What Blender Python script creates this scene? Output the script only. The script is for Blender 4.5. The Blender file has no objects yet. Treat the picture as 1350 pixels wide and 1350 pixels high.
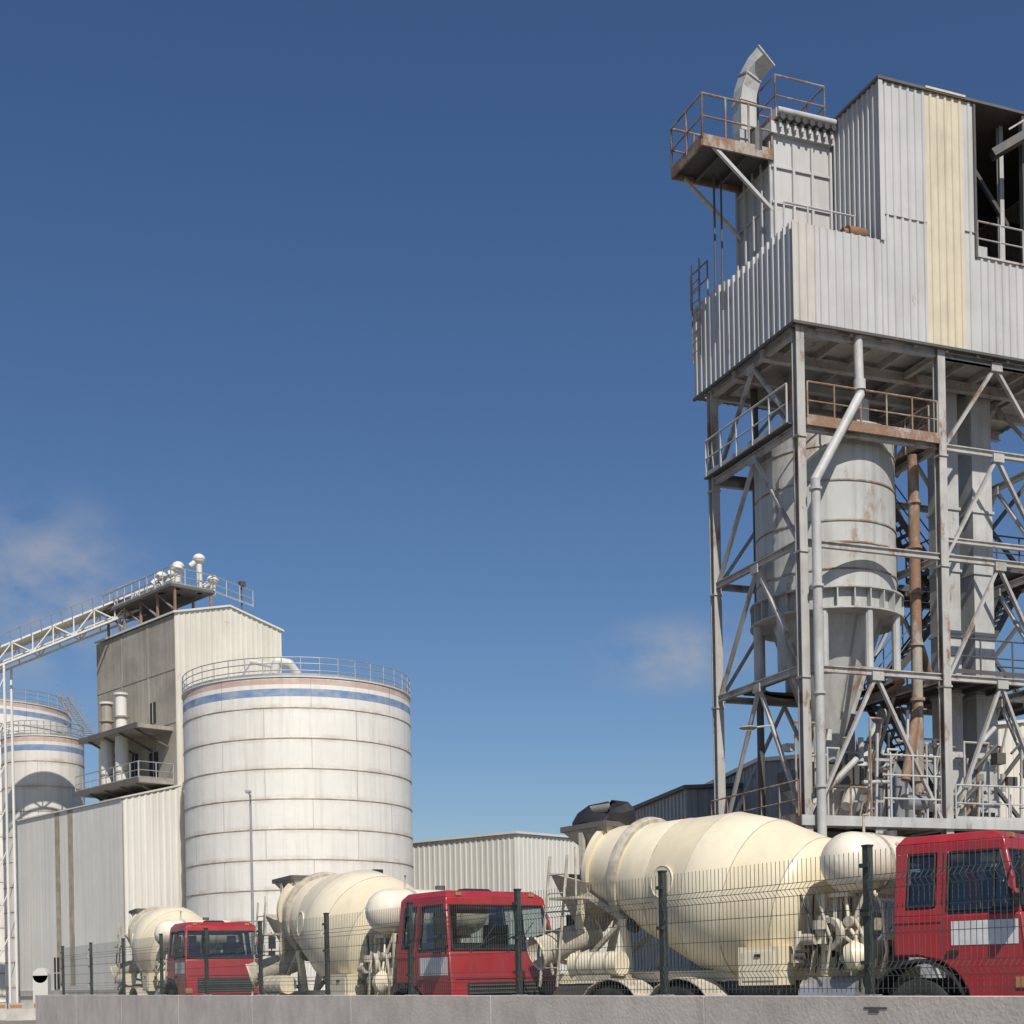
import bpy, math, random
from mathutils import Vector, Matrix
random.seed(7)
S=bpy.context.scene
R=math.radians
# ---------------------------------------------------------------- materials
def nd(nt,t,**k):
    n=nt.nodes.new(t)
    for a,b in k.items(): setattr(n,a,b)
    return n
def ramp(nt,a,b,ca=(0,0,0,1),cb=(1,1,1,1)):
    r=nd(nt,'ShaderNodeValToRGB'); e=r.color_ramp.elements
    e[0].position=a;e[1].position=b;e[0].color=ca;e[1].color=cb
    return r
def noise(nt,vec,scale,detail=5,rough=.6):
    n=nd(nt,'ShaderNodeTexNoise'); n.inputs['Scale'].default_value=scale
    n.inputs['Detail'].default_value=detail; n.inputs['Roughness'].default_value=rough
    nt.links.new(vec,n.inputs['Vector']); return n
def mapping(nt,vec,sc,loc=(0,0,0)):
    m=nd(nt,'ShaderNodeMapping'); m.inputs['Scale'].default_value=sc; m.inputs['Location'].default_value=loc
    nt.links.new(vec,m.inputs['Vector']); return m
def mixc(nt,fac,a,b,bt='MIX'):
    m=nd(nt,'ShaderNodeMix',data_type='RGBA',blend_type=bt)
    for sock,v in ((m.inputs[0],fac),(m.inputs[6],a),(m.inputs[7],b)):
        if hasattr(v,'is_linked') : nt.links.new(v,sock)
        elif isinstance(v,(int,float)): sock.default_value=v
        else: sock.default_value=(v[0],v[1],v[2],1)
    return m.outputs[2]
def mul(nt,a,v):
    m=nd(nt,'ShaderNodeMath',operation='MULTIPLY'); nt.links.new(a,m.inputs[0])
    if hasattr(v,'is_linked'): nt.links.new(v,m.inputs[1])
    else: m.inputs[1].default_value=v
    return m.outputs[0]
def pmat(name,col,rough=.6,metal=0.,var=.12,scale=1.2,dirt=.35,dcol=(.16,.13,.1),rust=0.,rcol=(.17,.095,.06),bump=.15,bscale=12,streak=.2,spec=.5,coat=0):
    m=bpy.data.materials.new(name); m.use_nodes=True; nt=m.node_tree
    b=nt.nodes['Principled BSDF']; tc=nd(nt,'ShaderNodeTexCoord').outputs['Object']
    lo=[c*(1-var) for c in col]; hi=[min(1,c*(1+var)) for c in col]
    n1=noise(nt,tc,scale,4); r1=ramp(nt,.35,.65); nt.links.new(n1.outputs[0],r1.inputs[0])
    c=mixc(nt,r1.outputs[0],lo,hi)
    n2=noise(nt,mapping(nt,tc,(2.2,2.2,streak),(3,1,7)).outputs[0],1.6,8,.7); r2=ramp(nt,.46,.78); nt.links.new(n2.outputs[0],r2.inputs[0])
    c=mixc(nt,mul(nt,r2.outputs[0],dirt),c,dcol)
    if rust>0:
        n3=noise(nt,mapping(nt,tc,(1,1,.45),(11,5,2)).outputs[0],1.1*max(1,scale),10,.75)
        r3=ramp(nt,.66-rust*.25,.74-rust*.25); nt.links.new(n3.outputs[0],r3.inputs[0])
        n4=noise(nt,tc,9,5); rc=mixc(nt,n4.outputs[0],[x*.5 for x in rcol],[x*1.5 for x in rcol])
        c=mixc(nt,mul(nt,r3.outputs[0],.85),c,rc)
    nt.links.new(c,b.inputs['Base Color'])
    b.inputs['Metallic'].default_value=metal; b.inputs['Specular IOR Level'].default_value=spec
    rn=noise(nt,tc,5,4); mr=nd(nt,'ShaderNodeMapRange'); mr.inputs['To Min'].default_value=max(0.02,rough-.12); mr.inputs['To Max'].default_value=min(1,rough+.12)
    nt.links.new(rn.outputs[0],mr.inputs[0]); nt.links.new(mr.outputs[0],b.inputs['Roughness'])
    if coat: b.inputs['Coat Weight'].default_value=coat; b.inputs['Coat Roughness'].default_value=.15
    if bump>0:
        bn=noise(nt,tc,bscale,6); bp=nd(nt,'ShaderNodeBump'); bp.inputs['Strength'].default_value=bump; bp.inputs['Distance'].default_value=.02
        nt.links.new(bn.outputs[0],bp.inputs['Height']); nt.links.new(bp.outputs[0],b.inputs['Normal'])
    return m
MT={}
MT['steel']=pmat('grey_paint_steel',(.43,.42,.40),.55,rust=.5,dirt=.5,scale=1.1,rcol=(.22,.125,.07))
MT['steelclean']=pmat('grey_paint_clean',(.47,.475,.465),.5,rust=.2,dirt=.4,rcol=(.22,.13,.08))
MT['darksteel']=pmat('dark_steel',(.08,.08,.08),.6,rust=.35,dirt=.3)
MT['rusty']=pmat('weathered_steel',(.37,.335,.29),.75,rust=.85,dirt=.5,rcol=(.23,.12,.065))
MT['rustred']=pmat('rusted_steel',(.24,.12,.06),.8,rust=.8,dirt=.4)
MT['clad']=pmat('cladding_grey',(.50,.50,.495),.5,var=.07,scale=.5,dirt=.4,dcol=(.24,.22,.20),rust=.12,rcol=(.24,.15,.1),bump=.05,streak=.12)
MT['cladpink']=pmat('cladding_faded',(.52,.49,.45),.5,var=.05,dirt=.35,bump=.05)
MT['cladyel']=pmat('cladding_beige',(.60,.54,.41),.5,var=.06,dirt=.3,bump=.05)
MT['tsilo']=pmat('tower_silo_paint',(.46,.47,.455),.55,var=.08,scale=.6,rust=.38,dirt=.55,streak=.1,rcol=(.30,.19,.12))
MT['conc']=pmat('stained_concrete',(.36,.335,.285),.85,var=.2,scale=.35,dirt=.75,dcol=(.15,.13,.1),streak=.06,bump=.4)
MT['wallconc']=pmat('wall_concrete',(.72,.64,.565),.85,var=.1,scale=1.6,dirt=.5,dcol=(.40,.33,.27),streak=1.2,bump=.25,bscale=30)
MT['cream']=pmat('cream_panel',(.65,.62,.54),.6,var=.06,scale=.3,dirt=.4,dcol=(.34,.29,.22),streak=.06,bump=.05,rust=.16,rcol=(.34,.22,.15))
MT['creamlt']=pmat('white_panel',(.70,.685,.64),.6,var=.05,scale=.25,dirt=.4,dcol=(.36,.32,.27),streak=.05,bump=.05)
MT['brownstrip']=pmat('brown_stain_panel',(.40,.34,.27),.8,var=.2,dirt=.5,streak=.05)
MT['graystrip']=pmat('roof_dark',(.12,.11,.10),.8)
MT['shed']=pmat('shed_panel',(.62,.61,.56),.6,var=.05,scale=.2,dirt=.3,dcol=(.35,.32,.27),streak=.05,bump=.05)
MT['bluegrey']=pmat('blue_grey_panel',(.22,.24,.26),.55,dirt=.3,bump=.05)
MT['dark']=pmat('interior_dark',(.03,.03,.03),.8,dirt=.2)
MT['drum']=pmat('mixer_cream_paint',(.76,.67,.48),.36,var=.04,scale=.9,dirt=.4,dcol=(.5,.42,.31),streak=1.0,bump=.06,bscale=5)
MT['drum2']=pmat('mixer_cream_pale',(.78,.70,.53),.36,var=.04,scale=.9,dirt=.4,dcol=(.5,.42,.31),streak=1.0,bump=.06,bscale=5)
MT['mixdirty']=pmat('mixer_cement_dirty',(.50,.455,.37),.75,var=.2,scale=4,dirt=.85,dcol=(.19,.17,.145),streak=1,rust=.25,bump=.5)
MT['white']=pmat('tank_white',(.77,.71,.59),.38,var=.05,dirt=.45,dcol=(.45,.38,.29),streak=.5)
MT['red']=pmat('truck_red_paint',(.34,.02,.026),.4,var=.14,dirt=.35,dcol=(.27,.11,.10),streak=.5,bump=.03,coat=.25)
MT['plate']=pmat('door_sign_white',(.66,.66,.67),.5,var=.06,dirt=.6,scale=6,dcol=(.34,.32,.34),streak=1)
MT['black']=pmat('black_plastic',(.02,.02,.022),.5,dirt=.3,dcol=(.09,.08,.07))
MT['rubber']=pmat('tyre_rubber',(.022,.022,.022),.8,dirt=.5,dcol=(.12,.11,.1),streak=1)
MT['seat']=pmat('seat_cloth',(.10,.095,.09),.9)
MT['fence']=pmat('fence_green',(.035,.05,.042),.5,dirt=.2,bump=0)
MT['wire']=pmat('fence_wire',(.08,.095,.085),.5,dirt=.2,bump=0)
MT['alu']=pmat('galvanised',(.5,.5,.5),.4,metal=.6,dirt=.3)
MT['orange']=pmat('orange_plastic',(.42,.19,.08),.6,dirt=.5)
MT['lamp']=pmat('headlamp_glass',(.6,.6,.6),.1,metal=.6,dirt=.1)
MT['yellow']=pmat('road_yellow_paint',(.50,.38,.12),.8,dirt=.6,streak=1)
MT['kerb']=pmat('kerb_concrete',(.42,.4,.37),.85,dirt=.4,streak=1)
def glass():
    m=bpy.data.materials.new('window_glass'); m.use_nodes=True; nt=m.node_tree; nt.nodes.clear()
    o=nd(nt,'ShaderNodeOutputMaterial'); t=nd(nt,'ShaderNodeBsdfTransparent'); t.inputs[0].default_value=(.74,.80,.78,1)
    g=nd(nt,'ShaderNodeBsdfGlossy'); g.inputs['Roughness'].default_value=.03
    f=nd(nt,'ShaderNodeFresnel'); f.inputs[0].default_value=1.6
    mr=nd(nt,'ShaderNodeMath',operation='ADD'); mr.inputs[1].default_value=.08; nt.links.new(f.outputs[0],mr.inputs[0])
    x=nd(nt,'ShaderNodeMixShader'); nt.links.new(mr.outputs[0],x.inputs[0]); nt.links.new(t.outputs[0],x.inputs[1]); nt.links.new(g.outputs[0],x.inputs[2])
    nt.links.new(x.outputs[0],o.inputs[0]); return m
MT['glass']=glass()
def silomat(name,base,ch,top,bluez,redz,stain=1.):
    m=bpy.data.materials.new(name); m.use_nodes=True; nt=m.node_tree; b=nt.nodes['Principled BSDF']
    uv=nd(nt,'ShaderNodeTexCoord').outputs['UV']
    mp=mapping(nt,uv,(1,1,1),(0,(-top)%ch,0))
    sep=nd(nt,'ShaderNodeSeparateXYZ'); nt.links.new(uv,sep.inputs[0]); v=sep.outputs[1]
    def m2(op,a,bv):
        n=nd(nt,'ShaderNodeMath',operation=op)
        for i,x in enumerate((a,bv)):
            if hasattr(x,'is_linked'): nt.links.new(x,n.inputs[i])
            else: n.inputs[i].default_value=x
        return n.outputs[0]
    n1=noise(nt,mapping(nt,uv,(.5,.5,1)).outputs[0],.8,5); r1=ramp(nt,.3,.7); nt.links.new(n1.outputs[0],r1.inputs[0])
    c=mixc(nt,r1.outputs[0],[x*.92 for x in base],base)
    n2=noise(nt,mapping(nt,uv,(1.6,.07,1)).outputs[0],1.5,8,.7); r2=ramp(nt,.48,.8); nt.links.new(n2.outputs[0],r2.inputs[0])
    c=mixc(nt,mul(nt,r2.outputs[0],.55*stain),c,(.42,.36,.29))
    fr=m2('FRACT',m2('DIVIDE',m2('SUBTRACT',v,top-100*ch),ch),0.)
    ab=m2('ABSOLUTE',m2('SUBTRACT',fr,.5),0.)
    r3=ramp(nt,.32,.5); nt.links.new(ab,r3.inputs[0])
    n3=noise(nt,mapping(nt,uv,(.7,.8,1),(4,2,0)).outputs[0],1.3,7,.72); r4=ramp(nt,.40,.72); nt.links.new(n3.outputs[0],r4.inputs[0])
    c=mixc(nt,mul(nt,mul(nt,r3.outputs[0],r4.outputs[0]),.85*stain),c,(.37,.29,.21))
    def band(z0,z1,col,c,k=.8):
        f=m2('MULTIPLY',m2('GREATER_THAN',v,z0),m2('LESS_THAN',v,z1))
        f=m2('MULTIPLY',f,m2('MULTIPLY',m2('ADD',n3.outputs[0],.15),k))
        cl=nd(nt,'ShaderNodeClamp'); nt.links.new(f,cl.inputs[0])
        return mixc(nt,cl.outputs[0],c,col)
    c=band(bluez[0],bluez[1],(.12,.22,.40),c,1.25); c=band(redz[0],redz[1],(.42,.2,.15),c,.9)
    br=nd(nt,'ShaderNodeTexBrick'); br.offset=.5; br.inputs['Scale'].default_value=1; br.inputs['Mortar Size'].default_value=.028
    br.inputs['Mortar Smooth'].default_value=.3; br.inputs['Brick Width'].default_value=5.5; br.inputs['Row Height'].default_value=ch
    nt.links.new(mp.outputs[0],br.inputs['Vector'])
    c=mixc(nt,mul(nt,mul(nt,br.outputs['Fac'],n1.outputs[0]),.9),c,(.17,.13,.10))
    nt.links.new(c,b.inputs['Base Color']); b.inputs['Roughness'].default_value=.55
    bp=nd(nt,'ShaderNodeBump'); bp.inputs['Strength'].default_value=.5; bp.inputs['Distance'].default_value=.06
    bn=noise(nt,mapping(nt,uv,(.5,.5,.5)).outputs[0],1.2,3); nt.links.new(bn.outputs[0],bp.inputs['Height']); nt.links.new(bp.outputs[0],b.inputs['Normal'])
    return m
# ---------------------------------------------------------------- mesh builder
class MB:
    def __init__(s): s.v=[];s.f=[];s.m=[];s.names=[];s.uv={}
    def mi(s,n):
        if n not in s.names: s.names.append(n)
        return s.names.index(n)
    def add(s,vs,fs,m):
        o=len(s.v); s.v+= [tuple(p) for p in vs]; k=s.mi(m)
        for f in fs: s.f.append(tuple(i+o for i in f)); s.m.append(k)
    def hexa(s,b,t,m):
        s.add(list(b)+list(t),[(3,2,1,0),(4,5,6,7),(0,1,5,4),(1,2,6,5),(2,3,7,6),(3,0,4,7)],m)
    def box(s,x0,x1,y0,y1,z0,z1,m):
        s.hexa([(x0,y0,z0),(x1,y0,z0),(x1,y1,z0),(x0,y1,z0)],[(x0,y0,z1),(x1,y0,z1),(x1,y1,z1),(x0,y1,z1)],m)
    def beam(s,p0,p1,w,h,m,up=(0,0,1)):
        p0=Vector(p0);p1=Vector(p1);d=(p1-p0)
        if d.length<1e-6: return
        d.normalize();u=Vector(up)
        if abs(d.dot(u))>.97: u=Vector((0,1,0))
        a=d.cross(u).normalized();c=a.cross(d).normalized()
        q=[(-w/2,-h/2),(w/2,-h/2),(w/2,h/2),(-w/2,h/2)]
        A=[p0+a*x+c*y for x,y in q];B=[p1+a*x+c*y for x,y in q]
        s.add(A+B,[(0,1,2,3),(7,6,5,4),(0,4,5,1),(1,5,6,2),(2,6,7,3),(3,7,4,0)],m)
    def ibeam(s,p0,p1,w,h,m,up=(0,0,1)):
        p0=Vector(p0);p1=Vector(p1);d=(p1-p0).normalized();u=Vector(up)
        if abs(d.dot(u))>.97: u=Vector((0,1,0))
        a=d.cross(u).normalized();c=a.cross(d).normalized();t=.035
        for k in(-1,1): s.beam(p0+c*k*(h/2-t/2),p1+c*k*(h/2-t/2),w,t,m,up)
        s.beam(p0,p1,t*.8,h-2*t,m,up)
    def tube(s,p0,p1,r,m,n=10,r2=None,cap=True):
        r2=r if r2 is None else r2
        p0=Vector(p0);p1=Vector(p1);d=(p1-p0).normalized();u=Vector((0,0,1)) if abs(d.z)<.9 else Vector((1,0,0))
        a=d.cross(u).normalized();c=a.cross(d)
        A=[p0+(a*math.cos(2*math.pi*i/n)+c*math.sin(2*math.pi*i/n))*r for i in range(n)]
        B=[p1+(a*math.cos(2*math.pi*i/n)+c*math.sin(2*math.pi*i/n))*r2 for i in range(n)]
        fs=[(i,(i+1)%n,n+(i+1)%n,n+i) for i in range(n)]
        if cap: fs+=[tuple(range(n))[::-1],tuple(range(n,2*n))]
        s.add(A+B,fs,m)
    def path(s,pts,r,m,n=8):
        for a,b in zip(pts,pts[1:]): s.tube(a,b,r,m,n)
        for p in pts[1:-1]: s.sph(p,r*1.02,m,8)
    def lathe(s,prof,o,ax,m,n=32,uvR=None):
        o=Vector(o);d=Vector(ax).normalized()
        a=d.cross(Vector((0,0,1))).normalized() if abs(d.z)<.9 else Vector((1,0,0));c=d.cross(a)
        vs=[]
        for z,r in prof:
            for i in range(n):
                t=2*math.pi*i/n; vs.append(o+d*z+(a*math.cos(t)+c*math.sin(t))*r)
        base=len(s.f); fs=[]; uvs=[]
        for j in range(len(prof)-1):
            for i in range(n):
                i2=(i+1)%n
                fs.append((j*n+i,j*n+i2,(j+1)*n+i2,(j+1)*n+i))
                if uvR: uvs.append([(R(360*i/n)*uvR,prof[j][0]),(R(360*(i+1)/n)*uvR,prof[j][0]),(R(360*(i+1)/n)*uvR,prof[j+1][0]),(R(360*i/n)*uvR,prof[j+1][0])])
        s.add(vs,fs,m)
        if uvR:
            for k,q in enumerate(uvs): s.uv[base+k]=q
    def sph(s,c,r,m,n=12,sc=(1,1,1)):
        prof=[(-r*math.cos(math.pi*j/(n//2)),max(r*math.sin(math.pi*j/(n//2)),1e-4)) for j in range(n//2+1)]
        k=len(s.v); s.lathe(prof,(0,0,0),(0,0,1),m,n)
        for i in range(k,len(s.v)):
            v=s.v[i]; s.v[i]=(v[0]*sc[0]+c[0],v[1]*sc[1]+c[1],v[2]*sc[2]+c[2])
    def torus(s,c,ax,Rr,r,m,n=24):
        d=Vector(ax).normalized();u=Vector((0,0,1)) if abs(d.z)<.9 else Vector((1,0,0));a=d.cross(u).normalized();b=d.cross(a);c=Vector(c)
        P=[c+(a*math.cos(2*math.pi*i/n)+b*math.sin(2*math.pi*i/n))*Rr for i in range(n)]
        for i in range(n): s.tube(P[i],P[(i+1)%n],r,m,6,cap=False)
    def corr(s,o,dx,dn,w,zf0,zf1,m,pitch=.27,dep=.04):
        """profiled sheet: from o along dx, ribs standing out along dn"""
        o=Vector(o);dx=Vector(dx).normalized();dn=Vector(dn).normalized();xs=[];x=0
        while x<w-1e-6:
            for f,h in((0,0),(.55,0),(.65,1),(.9,1)):
                q=x+f*pitch
                if q<w: xs.append((q,h))
            x+=pitch
        xs.append((w,0)); vs=[]
        for q,h in xs:
            p=o+dx*q+dn*h*dep
            a=zf0(q) if callable(zf0) else zf0; b=zf1(q) if callable(zf1) else zf1
            vs+=[(p.x,p.y,a),(p.x,p.y,b)]
        s.add(vs,[(2*i,2*i+2,2*i+3,2*i+1) for i in range(len(xs)-1)],m)
    def rail(s,pts,m,h=1.1,sp=1.3,r=.028,toe=True,mids=1):
        for a,b in zip(pts,pts[1:]):
            a=Vector(a);b=Vector(b);L=(b-a).length;n=max(1,round(L/sp))
            s.tube(a+Vector((0,0,h)),b+Vector((0,0,h)),r,m,6)
            for k in range(1,mids+1): s.tube(a+Vector((0,0,h*k/(mids+1))),b+Vector((0,0,h*k/(mids+1))),r*.8,m,6)
            if toe: s.beam(a+Vector((0,0,.08)),b+Vector((0,0,.08)),.012,.14,m)
            for i in range(n+1):
                p=a.lerp(b,i/n); s.tube(p,p+Vector((0,0,h)),r,m,6)
    def stair(s,p0,p1,side,w,m,rail=True):
        p0=Vector(p0);p1=Vector(p1);sd=Vector(side).normalized()
        for k in(0,w): s.beam(p0+sd*k,p1+sd*k,.05,.22,m)
        n=max(3,int(abs(p1.z-p0.z)/.22))
        for i in range(n):
            p=p0.lerp(p1,(i+.5)/n); s.beam(p,p+sd*w,.24,.03,m)
        if rail:
            for k in(0,w):
                for h in(.95,.5): s.tube(p0+sd*k+Vector((0,0,h)),p1+sd*k+Vector((0,0,h)),.022,m,6)
                for i in range(5):
                    p=p0.lerp(p1,i/4)+sd*k; s.tube(p,p+Vector((0,0,.95)),.02,m,6)
    def ladder(s,p0,p1,side,w,m):
        p0=Vector(p0);p1=Vector(p1);sd=Vector(side).normalized()
        s.tube(p0,p1,.025,m,6);s.tube(p0+sd*w,p1+sd*w,.025,m,6)
        n=int((p1-p0).length/.3)
        for i in range(1,n): q=p0.lerp(p1,i/n); s.tube(q,q+sd*w,.014,m,6)
    def build(s,name,parent,bevel=0,ang=35,mats=None):
        me=bpy.data.meshes.new(name); me.from_pydata(s.v,[],s.f)
        for n in s.names: me.materials.append((mats or MT).get(n) or MT[n])
        me.polygons.foreach_set('material_index',s.m)
        me.polygons.foreach_set('use_smooth',[True]*len(s.f))
        if s.uv:
            ul=me.uv_layers.new(name='UVMap')
            for p in me.polygons:
                q=s.uv.get(p.index)
                if q:
                    for k,li in enumerate(p.loop_indices): ul.data[li].uv=q[k]
        me.update(); me.set_sharp_from_angle(angle=R(ang))
        ob=bpy.data.objects.new(name,me); S.collection.objects.link(ob)
        if parent: ob.parent=parent
        if bevel:
            b=ob.modifiers.new('Bevel','BEVEL'); b.width=bevel; b.segments=2; b.limit_method='ANGLE'; b.angle_limit=R(30); b.harden_normals=False
        return ob
def empty(name,loc=(0,0,0),rz=0):
    e=bpy.data.objects.new(name,None); e.location=loc; e.rotation_euler=(0,0,rz); e.empty_display_size=.5; S.collection.objects.link(e); return e

# ---------------------------------------------------------------- camera
cam=bpy.data.cameras.new('camera'); co=bpy.data.objects.new('camera',cam); S.collection.objects.link(co)
co.location=(0,0,1.15); co.rotation_euler=(R(90),.0192,0); cam.lens=50.7; cam.sensor_width=36; cam.shift_y=.4556; cam.clip_end=6000; cam.clip_start=.1
S.camera=co
# ---------------------------------------------------------------- light
Sd=Vector((.26*.68,-.966*.68,.733)).normalized()
sl=bpy.data.lights.new('sun','SUN'); sl.energy=4.5; sl.angle=R(.5); sl.color=(1,.935,.83)
so=bpy.data.objects.new('sun',sl); so.rotation_euler=(-Sd).to_track_quat('-Z','Y').to_euler(); so.location=(20,-30,60); S.collection.objects.link(so)
w=bpy.data.worlds.new('World'); S.world=w; w.use_nodes=True; nt=w.node_tree; bg=nt.nodes['Background']
sky=nd(nt,'ShaderNodeTexSky',sky_type='NISHITA'); sky.sun_disc=False; sky.sun_elevation=math.asin(Sd.z); sky.sun_rotation=math.atan2(Sd.x,Sd.y)
sky.air_density=1.0; sky.dust_density=.6; sky.ozone_density=4.0; sky.altitude=50
hs=nd(nt,'ShaderNodeHueSaturation'); hs.inputs['Hue'].default_value=.505; hs.inputs['Saturation'].default_value=1.13; hs.inputs['Value'].default_value=.90; nt.links.new(sky.outputs[0],hs.inputs['Color'])
tc=nd(nt,'ShaderNodeTexCoord').outputs['Generated']
col=hs.outputs[0]
def cloud(col,d,sc,rad,k,loc):
    d=Vector(d).normalized()
    v=nd(nt,'ShaderNodeVectorMath',operation='SUBTRACT'); nt.links.new(tc,v.inputs[0]); v.inputs[1].default_value=d
    v2=nd(nt,'ShaderNodeVectorMath',operation='MULTIPLY'); nt.links.new(v.outputs[0],v2.inputs[0]); v2.inputs[1].default_value=sc
    v3=nd(nt,'ShaderNodeVectorMath',operation='LENGTH'); nt.links.new(v2.outputs[0],v3.inputs[0])
    mr=nd(nt,'ShaderNodeMapRange',interpolation_type='SMOOTHSTEP'); mr.inputs['From Min'].default_value=0; mr.inputs['From Max'].default_value=rad
    mr.inputs['To Min'].default_value=1; mr.inputs['To Max'].default_value=0; nt.links.new(v3.outputs['Value'],mr.inputs[0])
    n=noise(nt,mapping(nt,tc,(1,1,1.5),loc).outputs[0],22,8,.55); r=ramp(nt,.34,.66); nt.links.new(n.outputs[0],r.inputs[0])
    return mixc(nt,mul(nt,mul(nt,mr.outputs[0],r.outputs[0]),k),col,(4.3,4.5,5.0))
col=cloud(col,(-.322,1,.272),(1,1,1.2),.10,.8,(0,0,0))
col=cloud(col,(.122,1,.222),(1,1,2.5),.085,.85,(2.3,0,1))
nt.links.new(col,bg.inputs[0]); bg.inputs[1].default_value=.09
S.view_settings.view_transform='Standard'; S.view_settings.look='None'; S.view_settings.exposure=0

# ---------------------------------------------------------------- ground
def groundmat():
    m=bpy.data.materials.new('yard_asphalt'); m.use_nodes=True; nt=m.node_tree; b=nt.nodes['Principled BSDF']; t=nd(nt,'ShaderNodeTexCoord').outputs['Object']
    n=noise(nt,t,.15,8,.65); r=ramp(nt,.35,.7,(.13,.12,.10,1),(.30,.27,.23,1)); nt.links.new(n.outputs[0],r.inputs[0])
    n2=noise(nt,t,12,6); c=mixc(nt,.35,r.outputs[0],n2.outputs['Color'],'OVERLAY'); nt.links.new(c,b.inputs['Base Color']); b.inputs['Roughness'].default_value=.9
    bp=nd(nt,'ShaderNodeBump'); bp.inputs['Strength'].default_value=.4; nt.links.new(n2.outputs[0],bp.inputs['Height']); nt.links.new(bp.outputs[0],b.inputs['Normal']); return m
MT['ground']=groundmat()
MT['asphalt']=pmat('road_asphalt',(.07,.066,.06),.9,var=.25,dirt=.3,streak=1,bump=.4,bscale=40)
def ss(t): t=max(0,min(1,t)); return t*t*(3-2*t)
def gz_(x,y):  # the yard sinks slightly in its middle
    return -.25*ss((2.2-x)/3)*(1-ss((y-36)/4))*ss((x-(8.61-.58*y))*.865/2.5)
xs=[-3000,-300,-60]+[-30+i for i in range(51)]+[60,300,3000]; ys=[-300,-20]+[i for i in range(0,52)]+[80,300,1000,4000]
vs=[(x,y,gz_(x,y)) for y in ys for x in xs]; nx=len(xs)
g=MB(); g.add(vs,[(j*nx+i,j*nx+i+1,(j+1)*nx+i+1,(j+1)*nx+i) for j in range(len(ys)-1) for i in range(nx-1)],'ground'); g.build('ground',None)
FA=math.atan2(.865,-.5017)
rd=empty('road',(2.58,10.4,0),FA)
m=MB(); m.add([(-40,1.4,.004),(90,1.4,.004),(90,9.4,.004),(-40,9.4,.004)],[(3,2,1,0)],'asphalt')
for i in range(-6,22): m.add([(i*4,5.3,.008),(i*4+2,5.3,.008),(i*4+2,5.45,.008),(i*4,5.45,.008)],[(3,2,1,0)],'plate')
m.add([(-40,1.6,.008),(90,1.6,.008),(90,1.85,.008),(-40,1.85,.008)],[(3,2,1,0)],'yellow')
m.box(-40,90,1.2,1.4,-.1,.13,'kerb'); m.build('road_surface',rd)

# ---------------------------------------------------------------- wall + fence
wl=empty('concrete_wall',(2.58,10.4,0),FA)
m=MB(); x=-9.0
while x<27.2:
    x2=min(x+3.6,27.4)
    m.box(x+.004,x2-.004,-.11,.11,-.4,.975,'wallconc'); x=x2
m.box(-.28,-.05,.11,.114,.885,.90,'graystrip'); m.box(-.2,-.1,.11,.115,.86,.885,'graystrip')
m.build('wall_panels',wl,bevel=.012)
fn=empty('wire_mesh_fence',(2.58,10.4,0),FA)
m=MB(); pr=[(0,1.0),(0,1.12),(.045,1.17),(0,1.22),(0,1.74),(.045,1.79),(0,1.84),(0,1.93),(.0,2.02)]
q=.0018
for k in range(-4,11):
    x0=2.5*k; m.box(x0-.028,x0+.028,-.025,.025,.97,2.05,'fence')
    m.box(x0-.032,x0+.032,-.03,.03,2.05,2.065,'black'); m.box(x0-.06,x0+.06,-.06,.06,.975,.985,'alu')
    for z in(1.2,1.55,1.9): m.box(x0-.045,x0+.045,.025,.045,z,z+.03,'fence')
    if k==10: break
    nn=48
    for i in range(nn):
        xx=x0+.06+i*(2.38/(nn-1))
        vs=[];fs=[]
        for (y,z) in pr: vs+=[(xx-q,y-q+.03,z),(xx+q,y-q+.03,z),(xx+q,y+q+.03,z),(xx-q,y+q+.03,z)]
        for j in range(len(pr)-1):
            for c in range(4): fs.append((4*j+c,4*j+(c+1)%4,4*j+4+(c+1)%4,4*j+4+c))
        m.add(vs,fs,'wire')
    for (y,z) in [(0,1.03),(0,1.12),(.045,1.17),(0,1.22),(0,1.42),(0,1.6),(0,1.74),(.045,1.79),(0,1.84)]:
        m.beam((x0+.04,y+.03,z),(x0+2.46,y+.03,z),.005,.005,'wire')
m.build('fence_panels',fn)

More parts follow.
